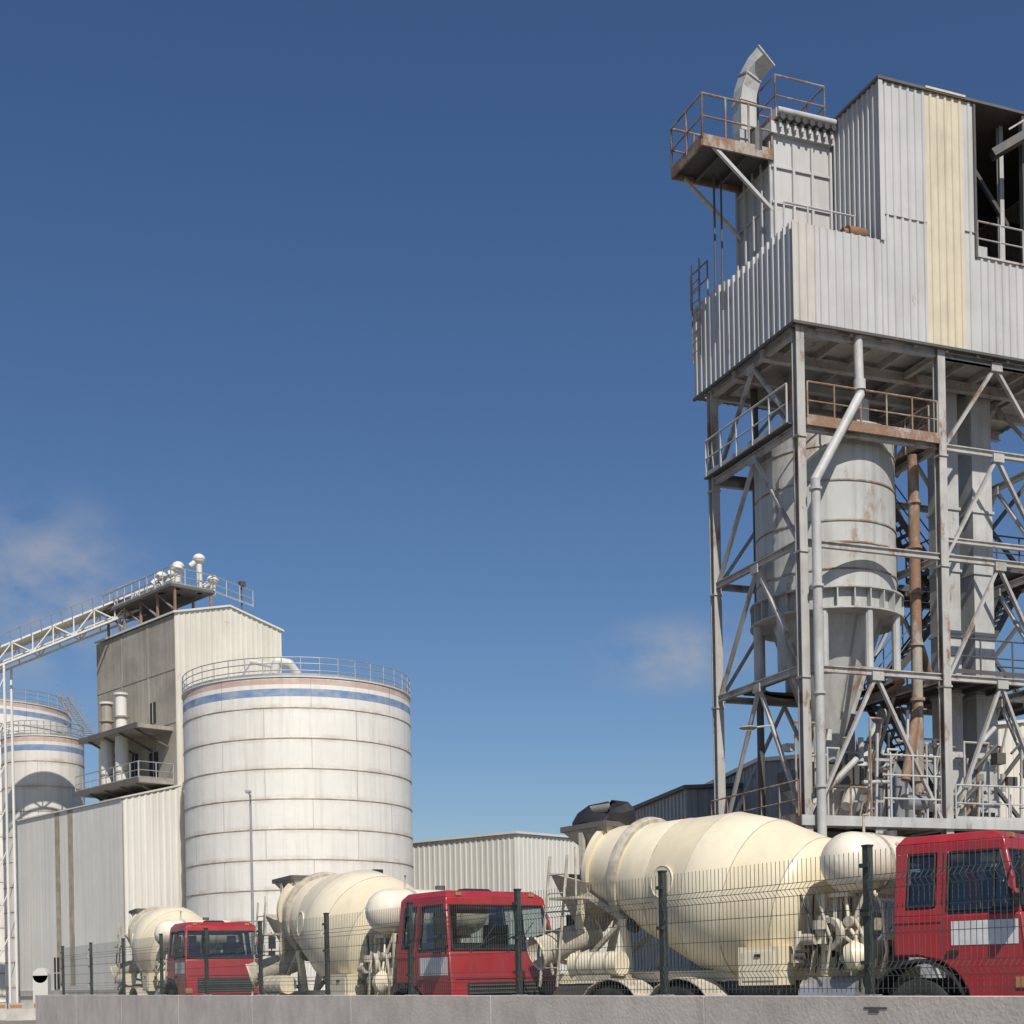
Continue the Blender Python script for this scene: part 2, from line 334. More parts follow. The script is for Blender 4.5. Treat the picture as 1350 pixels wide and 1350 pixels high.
# ---------------------------------------------------------------- concrete mixer truck
def tyre(m,x,y,dual=False):
    s=1 if y>0 else -1
    for off in ([0,-.33*s] if dual else [0]):
        yc=y+off
        m.lathe([(-.14,.30),(-.15,.42),(-.13,.50),(-.06,.525),(.06,.525),(.13,.50),(.15,.42),(.14,.30)],(x,yc,.525),(0,1,0),'rubber',28)
        m.lathe([(-.12,.001),(-.12,.1),(-.06,.14),(-.08,.27),(-.14,.30)],(x,yc,.525),(0,s*-1,0),'mixdirty',24)
        m.lathe([(-.05,.001),(-.05,.28)],(x,yc,.525),(0,s,0),'mixdirty',20)
def truck_parts():
    P={}
    m=MB(); W=1.2
    pf=[(-1.85,1.34),(-1.85,1.9),(-.04,1.9),(.03,1.35),(.04,.55),(-.74,.55),(-.80,.9),(-.93,1.1),(-1.15,1.26),(-1.5,1.34)]
    n=len(pf); vs=[(x,-W,z) for x,z in pf]+[(x,W,z) for x,z in pf]
    m.add(vs,[tuple(range(n))[::-1],tuple(range(n,2*n))]+[(i,(i+1)%n,n+(i+1)%n,n+i) for i in range(n)],'red')
    P['cab_body']=m,.035
    m=MB()
    def yy(z): return 1.195-.10*(z-1.9)/.85
    z0,z1=1.885,2.76; y0,y1=yy(z0),yy(z1)
    for s in(-1,1):
        for (a,b,c,d) in((-.14,-.045,-.36,-.27),(-1.24,-1.06,-1.24,-1.06),(-1.845,-1.66,-1.845,-1.66)):
            m.hexa([(a,s*y0,z0),(b,s*y0,z0),(b,s*(y0-.07),z0),(a,s*(y0-.07),z0)][::s],[(c,s*y1,z1),(d,s*y1,z1),(d,s*(y1-.07),z1),(c,s*(y1-.07),z1)][::s],'red')
        m.hexa([(-1.67,s*y0,1.88),(-1.05,s*y0,1.88),(-1.05,s*(y0-.06),1.88),(-1.67,s*(y0-.06),1.88)][::s],[(-1.67,s*(y0-.012),1.99),(-1.05,s*(y0-.012),1.99),(-1.05,s*(y0-.07),1.99),(-1.67,s*(y0-.07),1.99)][::s],'red')
    m.box(-1.845,-1.78,-1.1,1.1,1.88,2.1,'red'); m.box(-1.845,-1.78,-1.1,1.1,2.66,2.76,'red'); m.box(-1.845,-1.78,-.12,.12,2.1,2.66,'red')
    A=[(-1.85,-y1,2.73),(-.265,-y1,2.73),(-.265,y1,2.73),(-1.85,y1,2.73)]
    B=[(-1.85,-y1+.02,2.88),(-.30,-y1+.02,2.88),(-.30,y1-.02,2.88),(-1.85,y1-.02,2.88)]
    C=[(-1.78,-.95,3.0),(-.48,-.95,3.0),(-.48,.95,3.0),(-1.78,.95,3.0)]
    m.hexa(A,B,'red'); m.hexa([(x,y,z-.002) for x,y,z in B],C,'red')
    P['cab_upper']=m,.02
    m=MB()
    def quad(p,mm='glass'): m.add(p,[(0,1,2,3)],mm)
    for s in(-1,1):
        e=s*-.02
        quad([(-1.06,s*y0+e,1.9),(-.12,s*y0+e,1.9),(-.34,s*y1+e,z1),(-1.06,s*y1+e,z1)])
        quad([(-1.66,s*y0+e,1.98),(-1.24,s*y0+e,1.98),(-1.24,s*y1+e,z1),(-1.66,s*y1+e,z1)])
    quad([(-.065,-1.12,1.9),(-.065,1.12,1.9),(-.30,1.04,z1),(-.30,-1.04,z1)])
    for s in(-1,1): quad([(-1.81,s*.12,2.1),(-1.81,s*1.08,2.1),(-1.81,s*1.08,2.66),(-1.81,s*.12,2.66)])
    P['cab_glass']=m,0
    m=MB()
    for s in(-1,1):
        yo=s*1.203
        def L(pts,r=.009):
            for a,b in zip(pts,pts[1:]): m.tube((a[0],s*(1.2 if a[1]<1.9 else yy(a[1])+.003),a[1]),(b[0],s*(1.2 if b[1]<1.9 else yy(b[1])+.003),b[1]),r,'black',6)
        L([(-1.13,2.74),(-1.13,1.9),(-1.13,1.27)]); L([(-.05,1.85),(.0,1.35),(.0,.95)],.007)
        L([(-1.06,1.95),(-.14,1.95),(-.35,2.72),(-1.06,2.72),(-1.06,1.95)],.018)
        L([(-1.64,2.01),(-1.26,2.01),(-1.26,2.72),(-1.64,2.72),(-1.64,2.01)],.018)
        L([(-.42,1.95),(-.42,2.72)],.013)
        m.box(-1.06,-.90,min(yo,yo+s*.03),max(yo,yo+s*.03),1.36,1.41,'black')
        m.box(-1.0,-.08,min(yo-s*.002,yo+s*.004),max(yo-s*.002,yo+s*.004),1.48,1.8,'plate')
        m.box(-1.84,-1.14,min(yo-s*.002,yo+s*.012),max(yo-s*.002,yo+s*.012),1.80,1.83,'red')
        for z in(2.62,1.98): m.path([(-.12,s*1.15,z),(.08,s*1.42,z)],.015,'black',6)
        m.tube((.08,s*1.42,1.92),(.08,s*1.42,2.68),.014,'black',6)
        m.hexa([(.04,s*1.34,2.18),(.12,s*1.34,2.18),(.12,s*1.54,2.18),(.04,s*1.54,2.18)][::s],[(.04,s*1.34,2.56),(.12,s*1.34,2.56),(.12,s*1.54,2.56),(.04,s*1.54,2.56)][::s],'black')
        m.box(.02,.11,s*1.44-.09,s*1.44+.09,1.96,2.12,'black')
        ys_=(-1.23,-.80) if s<0 else(.80,1.23)
        pts=[]
        for i in range(13):
            a=R(190-200*i/12); pts.append((-1.5+.70*math.cos(a),.56+.70*math.sin(a)))
        for a,b in zip(pts,pts[1:]):
            m.hexa([(a[0],ys_[0],a[1]),(b[0],ys_[0],b[1]),(b[0],ys_[1],b[1]),(a[0],ys_[1],a[1])],[(a[0]*1.0,ys_[0],a[1]+.05),(b[0],ys_[0],b[1]+.05),(b[0],ys_[1],b[1]+.05),(a[0],ys_[1],a[1]+.05)],'black')
        m.box(-.72,-.1,s*1.21-.03,s*1.21+.03,.42,.5,'black')
        m.box(-.12,.06,s*1.12-.1,s*1.12+.1,.9,1.05,'orange')
        m.box(.03,.10,s*.88-.2,s*.88+.2,.60,.80,'lamp')
        m.path([(-.1,s*1.16,2.0),(-.02,s*1.24,2.0),(-.02,s*1.24,2.3)],.012,'black',6)
    g4=[(-.055,-1.1,1.93),(-.055,1.1,1.93),(-.29,1.03,2.73),(-.29,-1.03,2.73)]
    for i in range(4): m.tube(g4[i],g4[(i+1)%4],.022,'black',6)
    m.box(.035,.16,-1.2,1.2,.36,.86,'black')
    m.box(.028,.045,-.86,.86,.92,1.34,'black')
    for i in range(6): m.box(.04,.062,-.84,.84,.94+i*.068,.968+i*.068,'darksteel')
    m.box(.0,.035,-1.1,1.1,1.40,1.415,'black')
    for s in(-.75,.05): m.path([(-.02,s,1.88),(-.04,s+.05,1.93),(-.13,s+.62,2.16)],.011,'black',6); m.tube((-.10,s+.3,2.02),(-.2,s+.7,2.42),.009,'black',6)
    m.hexa([(-1.2,-.3,3.0),(-.8,-.3,3.0),(-.8,.3,3.0),(-1.2,.3,3.0)],[(-1.15,-.25,3.07),(-.9,-.25,3.07),(-.9,.25,3.07),(-1.15,.25,3.07)],'black')
    for s in(-1,1): m.box(-.36,-.30,s*.8-.06,s*.8+.06,2.9,2.96,'orange')
    P['cab_trim']=m,.006
    m=MB()
    m.box(-.55,-.15,-1.05,1.05,1.8,2.02,'dark')
    for y in(-.62,.62):
        m.box(-1.2,-.75,y-.25,y+.25,1.6,1.97,'seat'); m.box(-1.3,-1.15,y-.25,y+.25,1.9,2.42,'seat'); m.box(-1.27,-1.18,y-.13,y+.13,2.42,2.62,'seat')
    m.torus((-.62,.62,2.08),(-.5,0,.85),.22,.016,'black',20)
    m.box(-1.75,-1.3,-1.1,1.1,1.91,1.93,'dark')
    P['cab_interior']=m,.02
    DF=-.28
    DB=.05
    m=MB()
    for s in(-.42,.42): m.box(-8.9,-.6,s-.04,s+.04,.78,1.04,'darksteel')
    for x in(-2.3,-3.6,-4.6,-6,-7.3,-8.8): m.box(x-.05,x+.05,-.38,.38,.8,1.0,'darksteel')
    for s in(-.42,.42): m.box(-8.6,-2.3,s-.06,s+.06,1.05,1.22,'drum')
    for x in(-1.5,-5.5,-6.85):
        m.tube((x,-.9,.525),(x,.9,.525),.09,'darksteel'); tyre(m,x,-1.04,x<-2); tyre(m,x,1.04,x<-2)
    for s in(-1,1):
        for xc in(-5.5,-6.85):
            pts=[(xc+.64*math.cos(R(170-160*i/8)),.50+.60*math.sin(R(170-160*i/8))) for i in range(9)]
            for a,b in zip(pts,pts[1:]):
                y0_,y1_=sorted((s*.62,s*1.24)); m.hexa([(a[0],y0_,a[1]),(b[0],y0_,b[1]),(b[0],y1_,b[1]),(a[0],y1_,a[1])],[(a[0],y0_,a[1]+.02),(b[0],y0_,b[1]+.02),(b[0],y1_,b[1]+.02),(a[0],y1_,a[1]+.02)],'mixdirty')
        m.tube((-3.4,s*.85,.8),(-2.5,s*.85,.8),.3,'alu',20)
    m.box(-4.35,-3.65,-1.25,-.8,.98,1.55,'drum'); m.box(-4.27,-3.73,-1.265,-1.25,1.05,1.48,'drum2'); m.box(-4.05,-3.95,-1.285,-1.265,1.4,1.44,'black')
    m.tube((-7.75,-1.0,1.36),(-6.75,-1.0,1.36),.2,'drum2',18)
    for x in(-7.55,-7.25,-6.95): m.tube((x-.02,-1.0,1.36),(x+.02,-1.0,1.36),.21,'mixdirty',18)
    m.box(-7.6,-6.9,-1.15,-.5,1.10,1.18,'mixdirty')
    m.box(-9.0,-8.85,-1.15,1.15,.6,.75,'mixdirty')
    P['chassis']=m,0
    m=MB(); ax=(-.9703,0,.2419); o=(-3.15+DF,0,1.99)
    def dl(pr_,mt_,n=72): m.lathe([(s_*.94,r_*1.06) for s_,r_ in pr_],o,ax,mt_,n)
    dl([(.0,.001),(.02,.48),(.12,.83),(.34,1.05),(.42,1.08)],'drum')
    dl([(.42,1.08),(1.28,1.205),(1.30,1.21)],'drum')
    dl([(1.30,1.21),(1.31,1.216),(2.10,1.216),(2.12,1.21)],'drum2')
    dl([(2.12,1.21),(3.05,.99)],'drum'); dl([(3.05,.99),(3.06,.993),(3.82,.81)],'drum2')
    dl([(3.82,.80),(3.82,.875),(3.86,.89),(3.96,.89),(4.0,.875),(4.0,.79)],'mixdirty')
    dl([(4.0,.79),(4.62,.64),(4.62,.72),(4.72,.72),(4.72,.58),(4.4,.52)],'drum2')
    dl([(4.5,.54),(4.3,.05)],'dark',32)
    for sx in(.42,1.3,2.11,3.05):
        rr={.42:1.08,1.3:1.213,2.11:1.213,3.05:.993}[sx]; dl([(sx-.010,rr-.003),(sx-.005,rr+.005),(sx+.005,rr+.005),(sx+.010,rr-.003)],'mixdirty')
    d=Vector(ax); up=Vector((.2419,0,.9703))
    for ang,sh in((-88,2.45),):
        rr=1.155; nrm=(Vector((0,-1,0))*math.sin(R(-ang))+up*math.cos(R(ang))).normalized()
        c=Vector(o)+d*sh+nrm*(rr+.01); nn=(nrm+d*.24).normalized()
        m.torus(c,nn,.25,.014,'drum2',28)
        m.tube(c-nn*.04,c+nn*.004,.235,'drum',28)
    P['drum']=m,0
    m=MB()
    for s in(-1,1):
        m.beam((-2.75+DF,s*.5,1.2),(-3.0+DF,s*.2,2.1),.1,.14,'drum'); m.beam((-3.25+DF,s*.5,1.2),(-3.0+DF,s*.2,2.1),.1,.14,'drum')
    m.tube((-3.15+DF,0,1.99),(-2.75+DF,0,1.89),.3,'drum2',20); m.tube((-2.75+DF,0,1.89),(-2.45+DF,0,1.82),.2,'mixdirty',16)
    m.box(-2.75,-2.3,-.5,.1,1.2,1.6,'mixdirty')
    rnd=random.Random(3)
    for i in range(20):
        x=-2.1-rnd.random()*1.4; y=-1.15+rnd.random()*.45; z=1.05+rnd.random()*.95
        a=rnd.choice([(1,0,0),(0,1,0),(0,0,1)]); l=.12+rnd.random()*.26; r_=.035+rnd.random()*.08
        m.tube((x,y,z),(x+a[0]*l,y+a[1]*l,z+a[2]*l),r_,rnd.choice(['mixdirty','drum2','mixdirty','darksteel']),12)
    for i in range(12):
        x=-2.15-rnd.random()*1.3;y=-1.2+rnd.random()*.4
        m.path([(x,y,1.15),(x+.1,y-.03,1.4+rnd.random()*.3),(x-.3*rnd.random(),y+.1,1.7+rnd.random()*.4),(x-.05-.3*rnd.random(),y+.2,2.3)],.012+rnd.random()*.018,rnd.choice(['drum','mixdirty','black','mixdirty']),8)
    m.lathe([(-.05,.16),(-.05,.24),(.05,.24),(.05,.16)],(-2.9,-1.05,1.7),(.3,1,0),'mixdirty',20)
    m.lathe([(0,.001),(.02,.18),(.16,.22),(.3,.12),(.32,.001)],(-2.6,-1.15,1.35),(1,.2,.2),'drum2',18)
    for x in(-2.4,-3.1): m.beam((x,-.9,1.1),(x,-.9,2.3),.07,.07,'drum')
    m.beam((-2.8,-1.0,2.26),(-2.8,1.0,2.26),.3,.06,'drum')
    for s in(-.7,.7):m.beam((-2.7,s,1.1),(-2.7,s,2.3),.1,.1,'drum')
    for s in(-1,1):
        m.beam((-7.1+DB,s*.45,1.2),(-7.05+DB,s*.6,2.1),.12,.12,'drum2'); m.beam((-8.3+DB,s*.45,1.2),(-7.95+DB,s*.55,2.6),.1,.12,'drum2')
        m.beam((-7.05+DB,s*.6,2.1),(-7.95+DB,s*.55,2.6),.1,.1,'mixdirty'); m.lathe([(-.07,.001),(-.07,.13),(.07,.13),(.07,.001)],(-6.95+DB,s*.48,2.0),ax,'darksteel',16)
        m.beam((-7.95+DB,s*.55,2.6),(-8.0+DB,s*.5,3.6),.08,.08,'mixdirty')
        m.beam((-8.3+DB,s*.45,1.2),(-7.1+DB,s*.6,2.05),.07,.07,'mixdirty')
    m.ladder((-8.15+DB,-1.05,1.0),(-7.95+DB,-.95,3.2),(-1,0,0),.38,'mixdirty')
    m.box(-8.2+DB,-7.6+DB,-1.15,-.7,2.45,2.49,'mixdirty'); m.tube((-7.65+DB,-1.1,2.5),(-7.65+DB,-1.1,3.3),.02,'mixdirty',6)
    P['frame_and_pump']=m,0
    m=MB(); r=.44; TX=-2.65; hl=1.32
    prof=[(-hl+r-r*math.cos(R(15*i)),max(.001,r*math.sin(R(15*i)))) for i in range(7)]+[(hl-r+r*math.cos(R(90-15*i)),max(.001,r*math.sin(R(90-15*i)))) for i in range(7)]
    m.lathe(prof,(TX,0,2.72),(0,1,0),'white',32)
    for y in(-.45,.5): m.lathe([(-.04,r+.001),(-.04,r+.012),(.04,r+.012),(.04,r+.001)],(TX,y,2.72),(0,1,0),'mixdirty',32)
    m.tube((TX,.3,3.14),(TX,.3,3.24),.1,'darksteel',12); m.path([(TX,-.5,3.1),(TX,-.5,3.42),(TX+.1,-.5,3.42)],.02,'mixdirty',6)
    m.path([(-2.3,-.2,3.0),(-2.15,-.2,2.9),(-2.15,-.2,1.4)],.035,'mixdirty',8)
    P['water_tank']=m,0
    m=MB()
    def fun(b,t,th=.025,mm='mixdirty'):
        for i in range(4):
            j=(i+1)%4
            P0,P1,P2,P3=[Vector((p[0]+DB,p[1],p[2])) for p in(b[i],b[j],t[j],t[i])]
            nn=(P1-P0).cross(P3-P0).normalized()*th
            m.hexa([P0,P1,P2,P3],[P0+nn,P1+nn,P2+nn,P3+nn],mm)
    fun([(-7.95,-.25,3.2),(-7.6,-.25,3.25),(-7.6,.25,3.25),(-7.95,.25,3.2)],[(-8.4,-.5,3.66),(-7.5,-.5,3.70),(-7.5,.5,3.70),(-8.4,.5,3.66)])
    for (a,b) in(((-8.43,-.53,3.68),(-7.47,-.53,3.72)),((-7.47,-.53,3.72),(-7.47,.53,3.72)),((-7.47,.53,3.72),(-8.43,.53,3.68)),((-8.43,.53,3.68),(-8.43,-.53,3.68))):
        m.beam((a[0]+DB,a[1],a[2]),(b[0]+DB,b[1],b[2]),.05,.09,'graystrip')
    fun([(-8.35,-.18,1.95),(-8.1,-.18,1.95),(-8.1,.18,1.95),(-8.35,.18,1.95)],[(-8.55,-.68,2.95),(-7.75,-.68,2.75),(-7.75,.68,2.75),(-8.55,.68,2.95)])
    m.tube((-8.22+DB,0,1.2),(-8.22+DB,0,2.0),.06,'mixdirty')
    def trough(p0,p1,r0,r1,span=210):
        p0=Vector(p0)+Vector((DB,0,0));p1=Vector(p1)+Vector((DB,0,0));d=(p1-p0).normalized();sx=d.cross(Vector((0,0,1))).normalized();uu=sx.cross(d);N=18;vs=[]
        a0=270-span/2
        for (p,rr) in((p0,r0),(p1,r1)):
            for th in(0,.02):
                for i in range(N+1):
                    a=R(a0+span*i/N); vs.append(p+(sx*math.cos(a)+uu*math.sin(a))*(rr+th))
        fs=[];M1=N+1
        for i in range(N):
            fs+=[(i,i+1,2*M1+i+1,2*M1+i),(M1+i,3*M1+i,3*M1+i+1,M1+i+1),(i,M1+i,M1+i+1,i+1),(2*M1+i,2*M1+i+1,3*M1+i+1,3*M1+i)]
        m.add(vs,fs,'mixdirty')
        for p,rr in((p0,r0),(p1,r1)):
            q=[p+(sx*math.cos(R(a0+span*i/N))+uu*math.sin(R(a0+span*i/N)))*(rr+.03) for i in range(N+1)]
            for a,b in zip(q,q[1:]): m.tube(a,b,.02,'drum2',6)
    trough((-8.15,-.05,1.95),(-8.6,-1.05,1.58),.25,.27,300)
    m.path([(-8.3+DB,0,1.3),(-8.45+DB,-.7,1.45)],.04,'mixdirty'); m.tube((-8.35+DB,-.9,1.2),(-8.4+DB,-.95,1.5),.03,'mixdirty',8)
    P['hopper_and_chute']=m,0
    m=MB()
    m.lathe([(0,.50),(.08,.53),(.2,.48),(.30,.32),(.34,.001)],(0,0,0),(0,0,1),'black',24)
    for i in range(len(m.v)):
        v=m.v[i]; h=v[2]; an=math.atan2(v[1],v[0])
        m.v[i]=(-7.95+DB+v[0]+.5*h+.03*math.sin(an*5),v[1]*1.05+.03*math.cos(an*4),3.70+h*(1+.35*math.sin(an*2+1))+.02*math.sin(an*7))
    P['rubber_cover']=m,0
    return P
TP=truck_parts(); meshes={}
def truck(loc,a,cover):
    e=empty('concrete_mixer_truck',loc,-R(a))
    for k,(m,b) in TP.items():
        if k=='rubber_cover' and not cover: continue
        if k in meshes:
            ob=meshes[k].copy(); S.collection.objects.link(ob); ob.parent=e
        else:
            ob=m.build(k,e,bevel=b); meshes[k]=ob
    return e
def place(corner,a,z=0,cover=False):
    l=(math.sin(R(a)),math.cos(R(a))); truck((corner[0]+1.2*l[0],corner[1]+1.2*l[1],z),a,cover)
place((6.62,18.6),42.5,0,True); place((-1.08,25.2),55,-.25); place((-9.5,42.0),60)

# ---------------------------------------------------------------- batching tower
tw=empty('concrete_batching_tower',(8.67,42,0),R(21.5))
m=MB(); LV=[5.5,10.05,13.7,17.05,19.85]; LX=[0,5,9.2]; LY=[0,5]
for x in LX:
    for y in LY:
        m.ibeam((x,y,0),(x,y,20),.27,.27,'steel'); m.box(x-.35,x+.35,y-.35,y+.35,0,.25,'kerb')
        for z in LV[:-1]: m.box(x-.155,x+.155,y-.175,y+.175,z-.32,z-.26,'steel')
for z in LV:
    for y in LY: m.ibeam((.15,y,z),(4.85,y,z),.15,.20,'steel'); m.ibeam((5.15,y,z),(9.05,y,z),.15,.20,'steel')
    for x in LX: m.ibeam((x,.15,z),(x,4.85,z),.15,.20,'steel')
m.ibeam((5.15,0,14.25),(9.05,0,14.25),.12,.16,'steel')
def br(a,b,w=.12,mt='steel'): m.beam(a,b,w,w*.75,mt)
def gus(p,ax):
    x,y,z=p
    if ax=='x': m.box(x-.012,x+.05,y-.2,y+.2,z-.16,z+.1,'steel')
    else: m.box(x-.2,x+.2,y-.05,y+.012,z-.16,z+.1,'steel')
zs=[0.3]+LV
for i in range(len(zs)-1):
    zb,zt=zs[i]+.05,zs[i+1]-.1
    for x in(0,9.2):
        br((x+.02,2.5,zt),(x+.02,.15,zb)); br((x+.02,2.5,zt),(x+.02,4.85,zb)); gus((x-.09,2.5,zt),'x')
    for (xa,xb) in((0,5),(5,9.2)):
        mx=(xa+xb)/2
        br((mx,5.02,zt),(xa+.15,5.02,zb)); br((mx,5.02,zt),(xb-.15,5.02,zb))
        if xa==5 or i<=1:
            br((mx,-.02,zt),(xa+.15,-.02,zb)); br((mx,-.02,zt),(xb-.15,-.02,zb)); gus((mx,-.09,zt),'y')
    if i>0 and i<4: br((5,2.5,zt),(5,4.85,zb),.1)
m.build('steel_frame',tw)
m=MB()
def deck(x0,x1,y0,y1,z,mt='darksteel'):
    m.box(x0,x1,y0,y1,z,z+.05,mt)
    x=x0+.4
    while x<x1: m.beam((x,y0,z-.09),(x,y1,z-.09),.07,.14,mt); x+=.9
z=17.2
m.box(.2,4.8,-.12,.32,z,z+.05,'steel'); m.box(-.25,.2,.2,5.2,z,z+.05,'darksteel'); m.box(4.75,5.2,-.1,5.2,z,z+.05,'darksteel'); m.box(.2,4.75,4.7,5.3,z,z+.05,'darksteel')
m.beam((.14,-.17,z-.02),(4.86,-.17,z-.02),.05,.2,'rusty')
m.rail([(.2,-.15,z+.05),(4.8,-.15,z+.05)],'rusty',1.1,1.0)
m.rail([(-.22,5.1,z+.05),(-.22,.3,z+.05)],'steelclean',1.15,1.0,.033)
m.rail([(4.75,.2,z+.05),(4.75,4.8,z+.05)],'rusty',1.1)
deck(-.15,9.4,-.15,5.3,5.62,'steel')
m.beam((-.3,-.2,5.58),(9.4,-.2,5.58),.06,.30,'steelclean'); m.beam((-.2,-.15,5.58),(-.2,5.3,5.58),.06,.30,'rusty')
m.rail([(5.2,-.17,5.67),(9.2,-.17,5.67)],'steelclean',1.1,1.0); m.rail([(-.2,.1,5.67),(-.2,5.2,5.67)],'rusty',1.1,1.0)
deck(5.2,9.0,.3,4.8,10.2); m.rail([(5.3,.2,10.25),(9,.2,10.25)],'darksteel',1.1)
m.box(.2,.9,.3,4.8,10.2,10.25,'darksteel'); m.box(.9,4.9,4.3,4.9,10.2,10.25,'darksteel')
for (x0,x1,y0,y1,z) in((8.2,13,3.6,6,14.7),(8.6,13,4.2,6.6,10.4),(5.3,9,3.9,4.9,13.8)):
    deck(x0,x1,y0,y1,z); m.rail([(x0,y1,z+.05),(x0,y0,z+.05),(x1,y0,z+.05)],'darksteel',1.15,.9,.03)
m.ibeam((12.6,4.6,0),(12.6,4.6,20),.25,.25,'darksteel')
for z in(1,5.5,10,14.5): m.beam((9.2,5,z),(12.6,4.6,z+4),.12,.12,'darksteel'); m.beam((12.6,4.6,z),(9.2,5,z+4),.12,.12,'darksteel')
zz=[.1,5.65,10.25,13.85,17.25]
for i in range(4):
    a,b=(5.5,8.7) if i%2==0 else(8.7,5.5)
    m.stair((a,4.0,zz[i]),(b,4.0,zz[i+1]),(0,1,0),.8,'darksteel')
m.stair((5.5,2.9,17.2),(7.8,2.9,20.2),(0,1,0),.7,'steel')
m.stair((9.6,5.1,10.4),(12.4,5.1,14.7),(0,1,0),.8,'darksteel')
m.build('walkways_and_stairs',tw)
m=MB(); c=(2.5,2.5,0); r=2.15
m.lathe([(7.7,.25),(8.0,.3),(12.0,1.65),(12.0,r)],c,(0,0,1),'tsilo',64)
m.lathe([(12.0,r),(12.02,r),(17.55,r),(17.56,r+.05),(17.66,r+.05),(17.66,r-.02),(18.25,.6),(18.3,.001)],c,(0,0,1),'tsilo',64)
for z in(16.9,15.85,14.65,14.0,13.2): m.lathe([(z,r+.001),(z,r+.03),(z+.045,r+.03),(z+.045,r+.001)],c,(0,0,1),'rusty' if z<16 else'tsilo',64)
for z in(12.0,12.62): m.lathe([(z,r+.001),(z,r+.22),(z+.05,r+.22),(z+.05,r+.001)],c,(0,0,1),'tsilo',64)
for i in range(28):
    a=2*math.pi*i/28; ca,sa=math.cos(a),math.sin(a)
    Q=lambda z_:[(2.5+ca*r-sa*.02,2.5+sa*r+ca*.02,z_),(2.5+ca*r+sa*.02,2.5+sa*r-ca*.02,z_),(2.5+ca*(r+.2)+sa*.02,2.5+sa*(r+.2)-ca*.02,z_),(2.5+ca*(r+.2)-sa*.02,2.5+sa*(r+.2)+ca*.02,z_)]
    m.hexa(Q(12.04),Q(12.63),'tsilo')
for i in range(10):
    a=2*math.pi*(i+.5)/10; ca,sa=math.cos(a),math.sin(a)
    m.tube((2.5+ca*(r+.05),2.5+sa*(r+.05),10.2),(2.5+ca*(r+.05),2.5+sa*(r+.05),12.02),.13,'steelclean',10)
m.lathe([(10.1,r-.1),(10.1,r+.2),(10.25,r+.2),(10.25,r-.1)],c,(0,0,1),'rusty',48)
for i in range(8):
    a=2*math.pi*i/8;m.beam((2.5+.75*math.cos(a),2.5+.75*math.sin(a),9.2),(2.5+1.66*math.cos(a),2.5+1.66*math.sin(a),11.95),.05,.14,'tsilo')
m.tube((3.4,1.8,18.0),(3.4,1.8,18.9),.28,'tsilo',16); m.tube((1.8,3.2,18.0),(1.8,3.2,20),.15,'rusty',12)
m.build('cement_silo',tw)
m=MB()
pp=[(2.05,-.05,20.0),(2.05,-.10,18.2),(.24,-.42,15.4),(.24,-.42,4.5),(.24,-.42,2.2)]
for a,b in zip(pp,pp[1:]): m.tube(a,b,.14,'steelclean',16)
for p in pp[1:-1]: m.sph(p,.145,'steelclean',16)
for z in(15.1,12.3,9.2,6.5): m.tube((.24,-.42,z),(.24,-.42,z+.07),.19,'steelclean',16)
m.lathe([(0,.18),(.3,.18)],(2.05,-.10,18.35),(0,0,1),'steelclean',16)
m.tube((4.75,1.0,6),(4.75,1.0,17.1),.17,'rusty',14)
for z in(7,9.5,11.2,12.8,14.2,15.6): m.tube((4.75,1,z),(4.75,1,z+.09),.23,'rusty',14)
m.tube((4.75,1.0,11.6),(5.6,1.4,10.2),.13,'rusty',12); m.tube((4.1,.8,7),(4.7,1.0,9.2),.15,'rusty',12)
for (x,w_) in((7.1,.5),(8.3,.78)):
    m.box(x-w_/2,x+w_/2,2.1,3.0,.5,19.9,'steelclean')
    for z in range(2,20,2): m.box(x-w_/2-.05,x+w_/2+.05,2.05,3.05,z,z+.09,'steelclean')
m.tube((1.2,4.4,5.6),(1.2,4.4,20),.12,'darksteel',10)
m.box(1.3,3.7,1.4,3.6,6.9,7.5,'darksteel')
m.hexa([(2.1,2.1,5.8),(2.9,2.1,5.8),(2.9,2.9,5.8),(2.1,2.9,5.8)],[(1.4,1.5,6.9),(3.6,1.5,6.9),(3.6,3.5,6.9),(1.4,3.5,6.9)],'steel')
m.tube((2.2,1.2,6.2),(5.2,3.4,9.6),.17,'steelclean',14); m.tube((3.8,.5,6.3),(4.6,.5,6.3),.24,'bluegrey',16)
m.tube((.8,.9,6.2),(2.4,.9,7.6),.1,'steel',12)
rnd=random.Random(5)
for i in range(95):
    x=.4+rnd.random()*8.4; y=.3+rnd.random()*2.6; z=5.8+rnd.random()*2.6; l=.25+rnd.random()*.7
    k=rnd.random()
    if k<.4: m.tube((x,y,z),(x+l*rnd.choice([0,1]),y,z+l*rnd.choice([0.05,.9])),.03+.06*rnd.random(),rnd.choice(['steel','rusty','steelclean','darksteel']),10)
    elif k<.6: m.box(x,x+l*.5,y,y+.3,z,z+.2+.3*rnd.random(),rnd.choice(['steel','steelclean','bluegrey','darksteel']))
    elif k<.8: m.beam((x,y,5.65),(x+.1,y,z+.8),.07,.07,rnd.choice(['steel','darksteel','steelclean'])); m.beam((x,y,z),(x+l*1.5,y,z),.06,.08,'steel')
    else: m.path([(x,y,5.7),(x,y,z+.5),(x+l,y,z+.5),(x+l,y+.3,z-.3)],.035,rnd.choice(['rusty','steelclean','steel']),8)
for x in(2.9,3.7,4.5): m.tube((x,-.1,5.7),(x,-.1,7.6),.03,'steelclean',8)
for z in(6.3,7.0,7.6): m.tube((2.6,-.1,z),(4.7,-.1,z),.03,'steelclean',8)
m.tube((-.9,1.5,8.5),(-.2,1.5,8.6),.03,'steel',6); m.lathe([(0,.2),(.04,.28),(.08,.2)],(-1.0,1.5,8.45),(0,0,1),'rusty',16)
